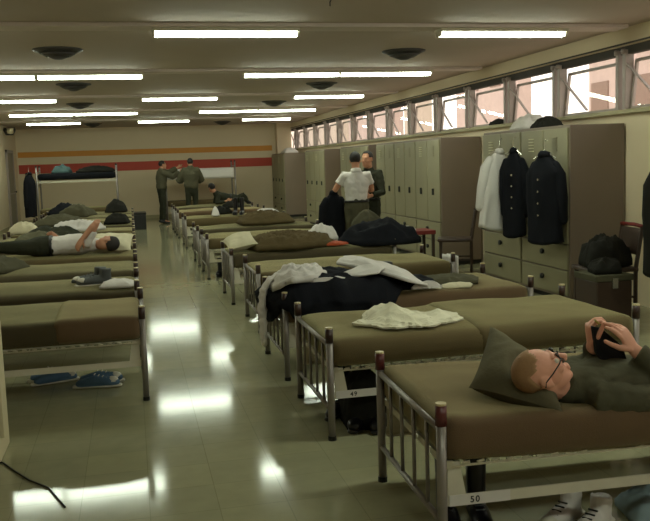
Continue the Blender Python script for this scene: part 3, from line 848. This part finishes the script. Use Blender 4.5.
pillow((1.275, 3.13, .60), (1.49, 3.40, .79), (1.66, 3.22, .60), (1.55, 2.85, .545), .17, 'pillow_green', 'pillow', 'dark olive pillow under the head of the man with glasses', (.1, -.3, .05))
# white paper slip on his chest
MB().add([(1.93, 3.0, .655), (1.965, 3.0, .65), (1.945, 3.01, .69), (1.93, 3.004, .655), (1.965, 3.004, .65), (1.945, 3.014, .69)], [(0, 1, 2), (5, 4, 3), (0, 3, 4, 1), (1, 4, 5, 2), (2, 5, 3, 0)]).build('pocket_slip', 'white_cloth', pm).location = (-1.9, -3.1, -.52)

# ------------------------------------------------------------------ things on and under the right beds
T = .565
def tent(x, y, h):
    a = .085*max(0, 1-abs(x-1.47+.35*(y-4.78))/.16)*max(0, 1-abs(y-4.80)/.26)
    b = .035*max(0, 1-abs(x-1.74-.2*(y-4.7))/.07)*max(0, 1-abs(y-4.72)/.16)
    return Vector((x, y, T+.012+h+a+b))
cloth([(1.2, 4.69), (1.35, 4.50), (1.60, 4.47), (1.85, 4.60), (1.87, 4.78), (1.70, 4.88), (1.45, 5.03), (1.3, 4.85)], tent, 0, 3, .002, .014, 26, 72, fsc=8, wob=.10).solo('newspaper', 'paper', 'crumpled white newspaper lying on the second cot from the camera', 'newspaper')
be = bed_edge(1.0, 5.77, .575)
cloth([(.86, 5.95), (1.05, 5.62), (1.35, 5.55), (1.75, 5.65), (1.95, 5.95), (1.75, 6.45), (1.4, 6.6), (1.05, 6.55), (.75, 6.3)], be, .10, 5, .012, .035, 22, 64, fsc=6).solo('jacket', 'navy_cloth', 'navy jacket heaped over the foot of the third cot', 'jacket', smooth=True)
sh = thing('shirt', 'white shirt over the navy jacket, one sleeve hanging off the foot of the third cot', 'shirt', (0, 0, 0))
cloth([(.93, 5.86), (.94, 6.08), (1.08, 6.24), (1.33, 6.16), (1.36, 6.0), (1.22, 5.78), (1.05, 5.74)], lambda x, y, h: Vector((x, y, .60+h+.09*min(1, max(0, (x-.9)/.14)))), .02, 6, .008, .045, 20, 60, fsc=8, wob=.08).build('shirt_body', 'white_cloth', sh, smooth=True)
hs2 = MB(); hs2.tube([(1.02, 6.02, .72), (.94, 6.02, .70), (.89, 6.02, .62), (.87, 6.0, .50), (.875, 5.98, .38), (.865, 5.97, .29), (.87, 5.96, .24)], [(.06, .02), (.075, .022), (.07, .026), (.06, .03), (.065, .03), (.055, .028), (.045, .022)], 14, side=(0, 1, 0), round_=True)
remesh(hs2, 'sleeve', 'white_cloth', sh, .008, 2, (.014, 14))
cloth([(1.02, 5.68), (1.30, 5.73), (1.46, 5.82), (1.44, 5.87), (1.25, 5.79), (1.0, 5.74)], lambda x, y, h: be(x, max(y, 5.78), h+.11), .01, 7, .008, .008, 8, 40).build('sleeve', 'white_cloth', sh)
s2 = thing('shirt', 'white shirt thrown on the middle of the third cot', 'shirt', (0, 0, 0))
cloth([(1.52, 6.38), (1.62, 6.66), (1.84, 6.68), (1.98, 6.1), (2.06, 5.78), (1.86, 5.68), (1.62, 5.95)], lambda x, y, h: Vector((x, y, .60+h+.125*min(1, max(0, (2.05-x)/.4)))), .045, 8, .008, .022, 24, 72, fsc=3.6, wob=.02).build('shirt_body', 'white_cloth', s2, smooth=True)
cloth([(1.36, 5.98), (1.55, 5.80), (1.66, 5.70), (1.76, 5.86), (1.72, 6.1)], lambda x, y, h: Vector((x, y, .665+h+.07*max(0, min(1, (x-1.4)/.3)))), .02, 18, .008, .012, 18, 56, fsc=4, wob=.0).build('shirt_sleeve', 'white_cloth', s2, smooth=True)
cloth([(1.93, 5.80), (1.96, 5.70), (2.16, 5.76), (2.15, 5.86)], lambda x, y, h: Vector((x, max(y, 5.78), .585+h)), .03, 19, .008, .012, 12, 40).build('shirt_cuff', 'white_cloth', s2, smooth=True)
cloth([(1.75, 5.85), (2.1, 5.83), (2.2, 6.0), (2.0, 6.2), (1.8, 6.15)], flat(.575), .06, 9, .01, .02).solo('jeans', 'navy_cloth', 'dark folded jeans beside the white shirt on the third cot', 'trousers', smooth=True)
kit = thing('shaving_kit', 'black upright case standing on the third cot behind the white shirt', 'case', (1.90, 6.42, .575))
MB().rbox(-.08, .08, -.05, .05, 0, .15, .015, .03).build('case', 'black_plastic', kit, smooth=True)
MB().box(-.082, .082, -.052, .052, .095, .101).build('zip', 'diffuser_metal', kit)
cloth([(1.98, 6.0), (2.5, 5.93), (2.58, 6.1), (2.5, 6.25), (2.05, 6.2)], flat(.57), .03, 10, .02, .012).solo('folded_trousers', 'fatigue', 'folded green trousers near the head of the third cot', 'trousers', smooth=True)
cloth([(1.88, 5.86), (2.2, 5.84), (2.22, 5.98), (1.95, 6.0)], flat(.565), .012, 11, .004, .006).solo('paper_sheet', 'paper', 'pale paper sheet on the third cot before the green trousers', 'paper')
cloth([(2.18, 5.84), (2.40, 5.82), (2.46, 5.92), (2.22, 5.97)], flat(.565), .02, 12, .006, .008).solo('towel', 'cream_cloth', 'small crumpled white cloth on the third cot beside the paper sheet', 'towel', smooth=True)
hb = thing('towel', 'stiff white towel hanging over the head rail of the fourth cot', 'towel', (2.96, 7.70, .36))
MB().grid(lambda u, v: Vector((-.008-.012*math.sin(u*9), u*.26-.13, v*.23)), 12, 8).build('front_fold', 'white_cloth', hb, smooth=True).modifiers.new('s', 'SOLIDIFY').thickness = .012
MB().grid(lambda u, v: Vector((.04-.008*math.sin(u*8), u*.26-.13, .06+v*.17)), 12, 8).build('back_fold', 'white_cloth', hb, smooth=True).modifiers.new('s', 'SOLIDIFY').thickness = .012
# fifth cot
pillow((1.0, 9.25, .60), (.98, 9.72, .66), (1.3, 9.66, .76), (1.32, 9.2, .66), .13, 'cream_cloth', 'pillow', 'pale pillow at the foot of the fifth cot')
cloth([(1.3, 9.2), (1.75, 9.16), (2.2, 9.3), (2.25, 9.7), (1.85, 9.98), (1.4, 9.9), (1.2, 9.5)], flat(.575), .07, 13, .015, .06, 26, 80, fsc=10).solo('rumpled_blanket', 'brown_wool', 'rumpled brown blanket in the middle of the fifth cot', 'blanket', smooth=True)
cloth([(1.95, 9.85), (2.25, 9.66), (2.36, 9.72), (2.3, 9.95), (2.1, 10.05)], flat(.60), .13, 14, .01, .04, 14, 44, fsc=8).solo('towel', 'white_cloth', 'bunched white towel on the fifth cot beside the brown blanket', 'towel', smooth=True)
cloth([(1.95, 9.32), (2.2, 9.24), (2.38, 9.32), (2.2, 9.42)], flat(.585), .03, 15, .01, .01).solo('orange_cloth', 'orange_item', 'small orange cloth on the fifth cot beside the white towel', 'cloth')
cloth([(2.3, 9.6), (2.5, 9.2), (3.0, 9.16), (3.25, 9.3), (3.2, 9.8), (2.7, 10.0)], flat(.56), .20, 16, .02, .05, 20, 60, fsc=5).solo('clothes_heap', 'navy_cloth', 'big heap of dark navy clothes at the head of the fifth cot', 'clothes', smooth=True)
cloth([(2.55, 10.25), (2.8, 10.12), (3.05, 10.25), (2.95, 10.5), (2.65, 10.5)], flat(.62), .22, 26, .02, .04, 16, 48, fsc=6).moved(Matrix.Translation((0, -.25, 0))).solo('field_jacket', 'fatigue', 'olive jacket bundled in front of the T-shirt man', 'jacket', smooth=True)
# dark jacket held by the man in the T-shirt
def garment(name, label, loc, rz, w, L, mat, depth=.09, sleeve=True, cat='jacket', hanger=True, seed=0, collar=None, buttons=False, flare=1.0):
    t = thing(name, label, cat, loc, rz)
    nu, nv = 40, 26
    def wid(v):
        if v < .03: return w*.22
        if v < .19: return w*(.24+.76*((v-.03)/.16)**.9)
        return w*(1.0+.10*(v-.16)*flare)
    def dep(v): return depth*(.45+.55*min(1, v/.25))
    def fn(u, v):
        a = 2*PI*u; W = wid(v)/2; D = dep(v)
        ca, sa = math.cos(a), math.sin(a)
        x = W*math.copysign(abs(ca)**.75, ca); y = D*math.copysign(abs(sa)**.8, sa)
        z = -v*L+.02*math.cos(a*2)*(v > .9)
        f = noise.noise(Vector((x*9+seed*4, y*6, z*3+seed)))*.03*min(1, v*3)
        return Vector((x+f*.4, y+f*(1 if sa > 0 else -1), z))
    b = MB().grid(fn, nu, nv)
    n0 = nv*(nu+1)
    b.f.append(tuple(n0+i for i in range(nu)))
    b.build('torso', mat, t, smooth=True)
    if sleeve:
        for sx in (-1, 1):
            s_ = MB(); s_.tube([(sx*w*.34, 0, -.145*L), (sx*w*.47, .01, -.25*L), (sx*w*.53, .02, -.5*L), (sx*w*.52, .035, -.74*L)], [(.04, .05), (.058, .062), (.055, .058), (.046, .05)], 12, round_=True)
            s_.build('sleeve', mat, t, smooth=True)
    c = MB(); c.tube([(0, 0, -.05), (0, -.004, -.012), (0, 0, .004)], [(w*.2, depth*.75), (w*.17, depth*.62), (w*.12, depth*.45)], 16, side=(1, 0, 0)); c.build('collar', collar or mat, t, smooth=True)
    if buttons:
        for k in range(4): MB().tube([(.015, -depth-.012, -.3*L-.12*k), (.015, -depth-.022, -.3*L-.12*k)], .01, 8).build('button', 'metal_bright', t)
    if hanger:
        h = MB(); h.tube([(0, 0, .02), (0, 0, .10), (.015, 0, .125), (.03, .0, .11)], .004, 6); h.tube([(-w*.38, 0, -.07), (0, 0, .02), (w*.38, 0, -.07)], .006, 6); h.build('coat_hanger', 'metal_bright', t)
    return t
garment('jacket', 'long dark jacket held out at the side of the T-shirt man', (2.61, 11.0, 1.14), .3, .32, .84, 'navy_cloth', .06, True, hanger=False, seed=3)
_g = garment('shirt', 'white shirt on a hanger on the locker, beside a dark jacket', (4.06, 8.96, 1.60), .25, .34, .90, 'white_cloth', .06, True, 'shirt', seed=1); _g.rotation_euler = (0, .12, .25)
garment('jacket', 'dark jacket hanging close beside the white shirt on the locker', (4.10, 8.68, 1.60), -.9, .24, .96, 'navy_cloth', .07, True, seed=2, buttons=True)
garment('jacket', 'dark uniform jacket hanging alone on the locker nearest the tan wall', (4.09, 7.94, 1.55), -1.3, .42, .92, 'navy_cloth', .09, True, seed=4, buttons=True)
garment('coat', 'long dark coat hanging at the right edge of the scene', (4.11, 5.93, 1.48), -1.4, .42, .95, 'dark_cloth', .10, True, 'coat', seed=5)
garment('coat', 'long dark coat hanging from the left two tier bunk', (-2.46, 22.3, 1.5), 1.3, .40, 1.1, 'navy_cloth', .12, True, 'coat', seed=6)
# boots and shoes
def boot_pair(name, label, x, y, z, rz, mat='boot_leather', tall=.24, sole='boot_leather', cat='boots', lie=0):
    t = thing(name, label, cat, (x, y, z), rz)
    for sx in (-.065, .065):
        b = MB(); b.tube([(sx, -.09, .03), (sx, .02, .045), (sx, .12, .04), (sx, .16, .035)], [(.038, .03), (.044, .045), (.046, .035), (.036, .028)], 12, side=(1, 0, 0), round_=True)
        if tall: b.tube([(sx, -.06, .05), (sx, -.06, .14), (sx, -.065, tall)], [(.042, .05), (.042, .05), (.046, .055)], 12, side=(1, 0, 0), round_=False)
        s_ = remesh(b, 'boot' if tall else 'shoe', mat, t, .009, 2)
        MB().tube([(sx, -.13, .012), (sx, 0, .012), (sx, .1, .012), (sx, .19, .014)], [(.034, .012), (.036, .012), (.044, .012), (.03, .012)], 12, side=(1, 0, 0), round_=True).build('sole', sole, s_, smooth=True)
        if not tall or mat in ('grey_shoe', 'white_cloth'): MB().ell((sx, .135, .045), (.040, .045, .032), None, 12, 8, lambda l: l.y > -.01).build('toe_cap', 'shoe_sole', s_, smooth=True)
        lc = MB()
        for q in range(4): lc.tube([(sx-.02, .015+.028*q, .095-.008*q), (sx+.02, .015+.028*q, .095-.008*q)], .004, 5)
        lc.build('lace', 'cord_black' if tall else 'shoe_sole', s_)
    return t
boot_pair('boots', 'pair of black boots under the foot of the second cot', 1.27, 4.62, 0, 2.7)
boot_pair('boots', 'second pair of black boots under the second cot, behind the first', 1.22, 4.86, 0, 2.5, tall=.28)
cloth([(1.12, 4.55), (1.32, 4.5), (1.44, 4.75), (1.34, 4.95), (1.14, 4.9)], flat(.001), .24, 31, .02, .05, 16, 44, fsc=6).solo('duffel_bag', 'dark_cloth', 'slumped black bag under the foot of the second cot', 'bag', smooth=True)
boot_pair('boots', 'black boots under the nearest cot beside its corner post', 1.28, 3.22, 0, 2.9, tall=.30)
boot_pair('sneakers', 'pinkish white sneakers under the nearest cot at the bottom of the picture', 1.71, 3.03, 0, 2.2, 'white_cloth', .10, 'shoe_sole', 'sneakers')
cloth([(1.92, 2.95), (2.1, 2.9), (2.25, 3.05), (2.15, 3.25), (1.97, 3.2)], flat(.001), .07, 32, .01, .02).solo('towel', 'pale_blue', 'pale bluish cloth on the floor under the nearest cot', 'cloth', smooth=True)
boot_pair('sneakers', 'blue sneakers on the floor under the nearest left row cot', -.33, 6.12, 0, -PI/2-.15, 'blue_shoe', 0, 'shoe_sole', 'sneakers')
boot_pair('slippers', 'dark blue slippers on the floor under the left cot, nearer the wall', -.66, 6.34, 0, -PI/2+.3, 'blue_shoe', 0, 'shoe_sole', 'slippers')
boot_pair('sneakers', 'grey sneakers lying on the second cot of the left row', -.33, 7.30, .565, PI/2+.35, 'grey_shoe', .12, 'shoe_sole', 'sneakers')
boot_pair('boots', 'black boots standing on a far right row cot past the gap', 1.98, 16.25, .575, 2.9, tall=.32)
boot_pair('boots', 'black boots under the foot of the fifth cot', 1.32, 9.5, 0, 2.9)
boot_pair('boots', 'black boots under the foot of the sixth cot', 1.2, 11.75, 0, 2.9)
boot_pair('boots', 'black boots under the foot of the cot past the gap', 1.2, 16.4, 0, 2.9)
cloth([(-.30, 7.0), (-.05, 6.98), (0.0, 7.12), (-.1, 7.2), (-.28, 7.16)], flat(.565), .04, 33, .01, .012).solo('hand_towel', 'white_cloth', 'small white towel at the foot of the second left row cot', 'towel', smooth=True)
# far right clutter
cloth([(1.65, 13.1), (2.0, 13.05), (2.5, 13.2), (2.45, 13.7), (2.0, 13.8), (1.6, 13.5)], flat(.585), .11, 40, .02, .05, fsc=9).solo('rumpled_blanket', 'brown_wool', 'rumpled brown blanket heaped on the seventh cot', 'blanket', smooth=True)
cloth([(2.25, 16.15), (2.6, 16.1), (2.78, 16.3), (2.5, 16.5)], flat(.575), .07, 41, .01, .02).solo('towel', 'white_cloth', 'white towel beside the black boots on a far cot', 'towel', smooth=True)
cloth([(1.55, 16.3), (1.9, 16.45), (1.8, 16.75), (1.5, 16.7)], flat(.585), .10, 42, .02, .03).solo('bag', 'dark_cloth', 'dark bag beside the black boots on a far right row cot', 'bag', smooth=True)
cloth([(1.45, 16.1), (1.6, 16.08), (1.6, 16.25), (1.46, 16.25)], flat(.575), .16, 43, .01, .01).solo('cap', 'white_cloth', 'white cap on the far cot left of the dark bag', 'cap', smooth=True)
cloth([(2.35, 18.5), (2.7, 18.5), (2.7, 18.8), (2.4, 18.85)], flat(.585), .16, 44, .01, .02).moved(Matrix.Translation((.02, 2.45, 0))).solo('pillow', 'white_cloth', 'white pillow beside the feet of the reclining man', 'pillow', smooth=True)
cloth([(1.9, 18.8), (2.2, 18.7), (2.4, 18.9), (2.1, 19.1)], flat(.585), .10, 45, .01, .03).solo('clothes_pile', 'dark_cloth', 'small dark clothes pile on the cot before the reclining man', 'clothes', smooth=True)
cloth([(4.35, 8.95), (4.7, 8.9), (4.75, 9.4), (4.4, 9.45)], flat(1.812), .13, 46, .01, .03).solo('cloth_bundle', 'white_cloth', 'white bundle on top of the locker above the white shirt', 'bundle', smooth=True)
cloth([(4.36, 8.5), (4.6, 8.5), (4.62, 8.85), (4.38, 8.85)], flat(1.812), .09, 47, .01, .02).solo('cap', 'dark_cloth', 'dark cap on top of the locker above the dark jacket', 'cap', smooth=True)
cloth([(4.85, 10.7), (4.98, 10.7), (4.98, 11.05), (4.85, 11.05)], flat(1.946), .05, 48, .01, .015).solo('cap', 'dark_cloth', 'small dark cap lying on the window sill between locker banks', 'cap', smooth=True)
cloth([(4.3, 23.9), (4.7, 23.9), (4.7, 24.6), (4.3, 24.6)], flat(1.812), .12, 49, .01, .02).solo('folded_sheet', 'white_cloth', 'white folded cloth on top of the far corner locker', 'sheet', smooth=True)
# left row clutter
def clut(poly, z, h, seed, mat, name, label, cat, f=.04): return cloth(poly, flat(z), h, seed, .015, f, 14, 44, fsc=6).solo(name, mat, label, cat, smooth=True)
pillow((-.50, 9.9, .60), (-.46, 10.35, .76), (0.0, 10.3, .74), (-.04, 9.85, .60), .14, 'cream_cloth', 'pillow', 'white pillow behind the head of the man lying on the left row')
clut([(-1.5, 11.1), (-1.0, 11.0), (-.8, 11.3), (-1.1, 11.7), (-1.5, 11.6)], .57, .12, 60, 'fatigue', 'kit_bag', 'dark green bag on the cot just past the man in white', 'bag')
clut([(-1.75, 8.45), (-1.2, 8.4), (-1.0, 8.65), (-1.3, 9.0), (-1.7, 9.0)], .57, .09, 61, 'fatigue', 'field_jacket', 'green jacket heaped on the left row cot before the man in white', 'jacket')
clut([(-1.5, 12.5), (-.9, 12.4), (-.7, 12.7), (-1.0, 13.0), (-1.5, 13.0)], .57, .11, 62, 'fatigue_dark', 'clothes_heap', 'dark clothes heap on the left row cot past the man in white', 'clothes')
clut([(-1.3, 13.8), (-.6, 13.75), (-.4, 13.95), (-.7, 14.2), (-1.2, 14.2)], .57, .08, 63, 'white_cloth', 'white_clothes', 'white clothes strewn across a cot in the left row', 'clothes', .05)
clut([(-1.9, 13.8), (-1.5, 13.75), (-1.45, 14.1), (-1.8, 14.3)], .57, .10, 64, 'cream_cloth', 'laundry_bag', 'pale bag on the wall side of the cot with white clothes', 'bag')
clut([(-.5, 15.1), (-.1, 15.1), (-.05, 15.4), (-.4, 15.6)], .57, .12, 65, 'dark_cloth', 'kit_bag', 'dark bag at the foot of the seventh left row cot', 'bag')
clut([(-1.7, 15.2), (-1.0, 15.1), (-.8, 15.5), (-1.4, 15.7)], .57, .14, 66, 'fatigue', 'kit_bag', 'green bag in the middle of the seventh left row cot', 'bag')
clut([(-1.5, 17.9), (-.9, 17.8), (-.7, 18.2), (-1.3, 18.4)], .57, .2, 67, 'fatigue', 'sleeping_bag', 'green rolled bedding on the ninth left row cot', 'bedding')
clut([(-.6, 19.2), (-.15, 19.15), (-.1, 19.5), (-.5, 19.7)], .57, .22, 68, 'dark_cloth', 'rucksack', 'black rucksack at the foot of a cot before the left bunk', 'rucksack')
clut([(-1.8, 19.2), (-1.2, 19.15), (-1.1, 19.5), (-1.6, 19.7)], .57, .2, 69, 'navy_cloth', 'clothes_heap', 'navy clothes heap on the tenth left row cot', 'clothes')
clut([(-1.95, 22.6), (-1.5, 22.6), (-1.45, 22.95), (-1.9, 23.0)], 1.455, .16, 70, 'teal_bag', 'teal_bag', 'teal bag on top of the left two tier bunk', 'bag')
clut([(-1.35, 22.55), (-.4, 22.55), (-.35, 23.0), (-1.3, 23.0)], 1.455, .09, 71, 'dark_cloth', 'dark_blanket', 'dark blanket bunched on the left bunk top', 'blanket')
ft = thing('footlocker', 'black footlocker standing beside the aisle before the far wall', 'footlocker', (-.02, 22.0, 0))
MB().box(-.02, .34, -.35, .35, 0, .36).build('body', 'black_plastic', ft, bevel=.012)
MB().box(-.03, .35, -.36, .36, .36, .42).build('lid', 'black_plastic', ft, bevel=.012)

# ------------------------------------------------------------------ chairs and lockers between the banks
def chair(label, x, y, rz, mat, trim=None):
    t = thing('chair', label, 'chair', (x, y, 0), rz)
    for sx in (-.2, .2):
        MB().bar((sx, .2, 0), (sx, .2, .44), .035, .035).build('leg', mat, t)
        MB().tube([(sx, -.2, 0), (sx, -.2, .45), (sx, -.26, .84)], .019, 6).build('leg', mat, t)
    MB().rbox(-.23, .23, -.22, .24, .43, .475, .015, .06).build('seat', mat, t, smooth=True)
    MB().grid(lambda u, v: Vector(((u-.5)*.42, -.225-.03*v*1.2-.02*math.sin(u*PI), .58+.24*v)), 8, 4).build('backrest', mat, t, smooth=True).modifiers.new('s', 'SOLIDIFY').thickness = .02
    if trim: MB().tube([(-.21, -.255, .845), (0, -.275, .85), (.21, -.255, .845)], .018, 8).build('top_rail', trim, t, smooth=True)
    for sx in (-.2, .2): MB().bar((sx, -.2, .2), (sx, .2, .2), .02, .02).build('stretcher', mat, t)
    return t
chair('brown wooden chair between two banks of lockers', 4.15, 10.55, 1.2, 'wood_dark')
chair('dark chair with red top rail in front of the tan wall', 4.28, 7.12, 1.45, 'wood_dark', 'red_trim')
fl = thing('footlocker', 'brown footlocker with dark lid at the head of the second cot', 'footlocker', (4.06, 6.72, 0))
MB().box(-.22, .12, -.2, .16, .02, .42).build('body', 'wood_dark', fl, bevel=.01)
MB().box(-.23, .13, -.21, .17, .42, .475).build('lid', 'fatigue', fl, bevel=.008)
hs_ = MB(); hs_.box(-.08, -.03, -.225, -.2, .36, .45); hs_.build('hasp', 'metal_bright', fl)
cloth([(3.86, 6.58), (4.1, 6.55), (4.17, 6.68), (4.12, 6.84), (3.92, 6.82)], flat(.476), .07, 80, .02, .03).solo('clothes_heap', 'dark_cloth', 'dark clothes on the lid of the brown footlocker', 'clothes', smooth=True)
cloth([(4.0, 6.9), (4.2, 6.85), (4.5, 7.0), (4.45, 7.3), (4.1, 7.3)], flat(.478), .20, 81, .02, .05, power=.6).solo('rucksack', 'dark_cloth', 'dark rucksack slumped on the chair with the red rail', 'rucksack', smooth=True)
st = thing('side_table', 'dark low table with reddish top edge before the middle lockers', 'table', (3.35, 10.55, 0))
MB().box(-.25, .45, -.2, .22, .55, .6).build('table_top', 'red_trim', st, bevel=.005)
for sx in (-.22, .42):
    for sy in (-.17, .19): MB().bar((sx, sy, 0), (sx, sy, .55), .035, .035).build('leg', 'wood_dark', st)
cloth([(3.2, 10.42), (3.55, 10.4), (3.6, 10.65), (3.25, 10.68)], flat(.602), .03, 82, .01, .015).solo('napkin', 'white_cloth', 'crumpled white cloth on the dark low table', 'cloth', smooth=True)
chair('dark chair by the lockers past the standing men, clothes over it', 3.75, 15.2, 1.3, 'wood_dark')

# ------------------------------------------------------------------ near left corner of the aisle
cb = thing('bedside_cabinet', 'cream cabinet edge at the left margin beside the nearest left cot', 'cabinet', (-1.0, 4.62, 0))
MB().box(-.3, .25, -.02, .33, .0, .71).build('body', 'cream_metal', cb, bevel=.01)
MB().box(-.28, .28, -.03, -.02, .14, .69).build('door', 'cream_metal', cb, bevel=.006)
MB().tube([(-.79, 4.62, .006), (-.74, 4.60, .006), (-.67, 4.46, .006), (-.57, 4.28, .006), (-.47, 4.15, .006), (-.41, 3.98, .006), (-.375, 3.88, .006)], .0045, 6).solo('power_cord', 'cord_black', 'thin black cord lying on the bare floor', 'cord', smooth=True)
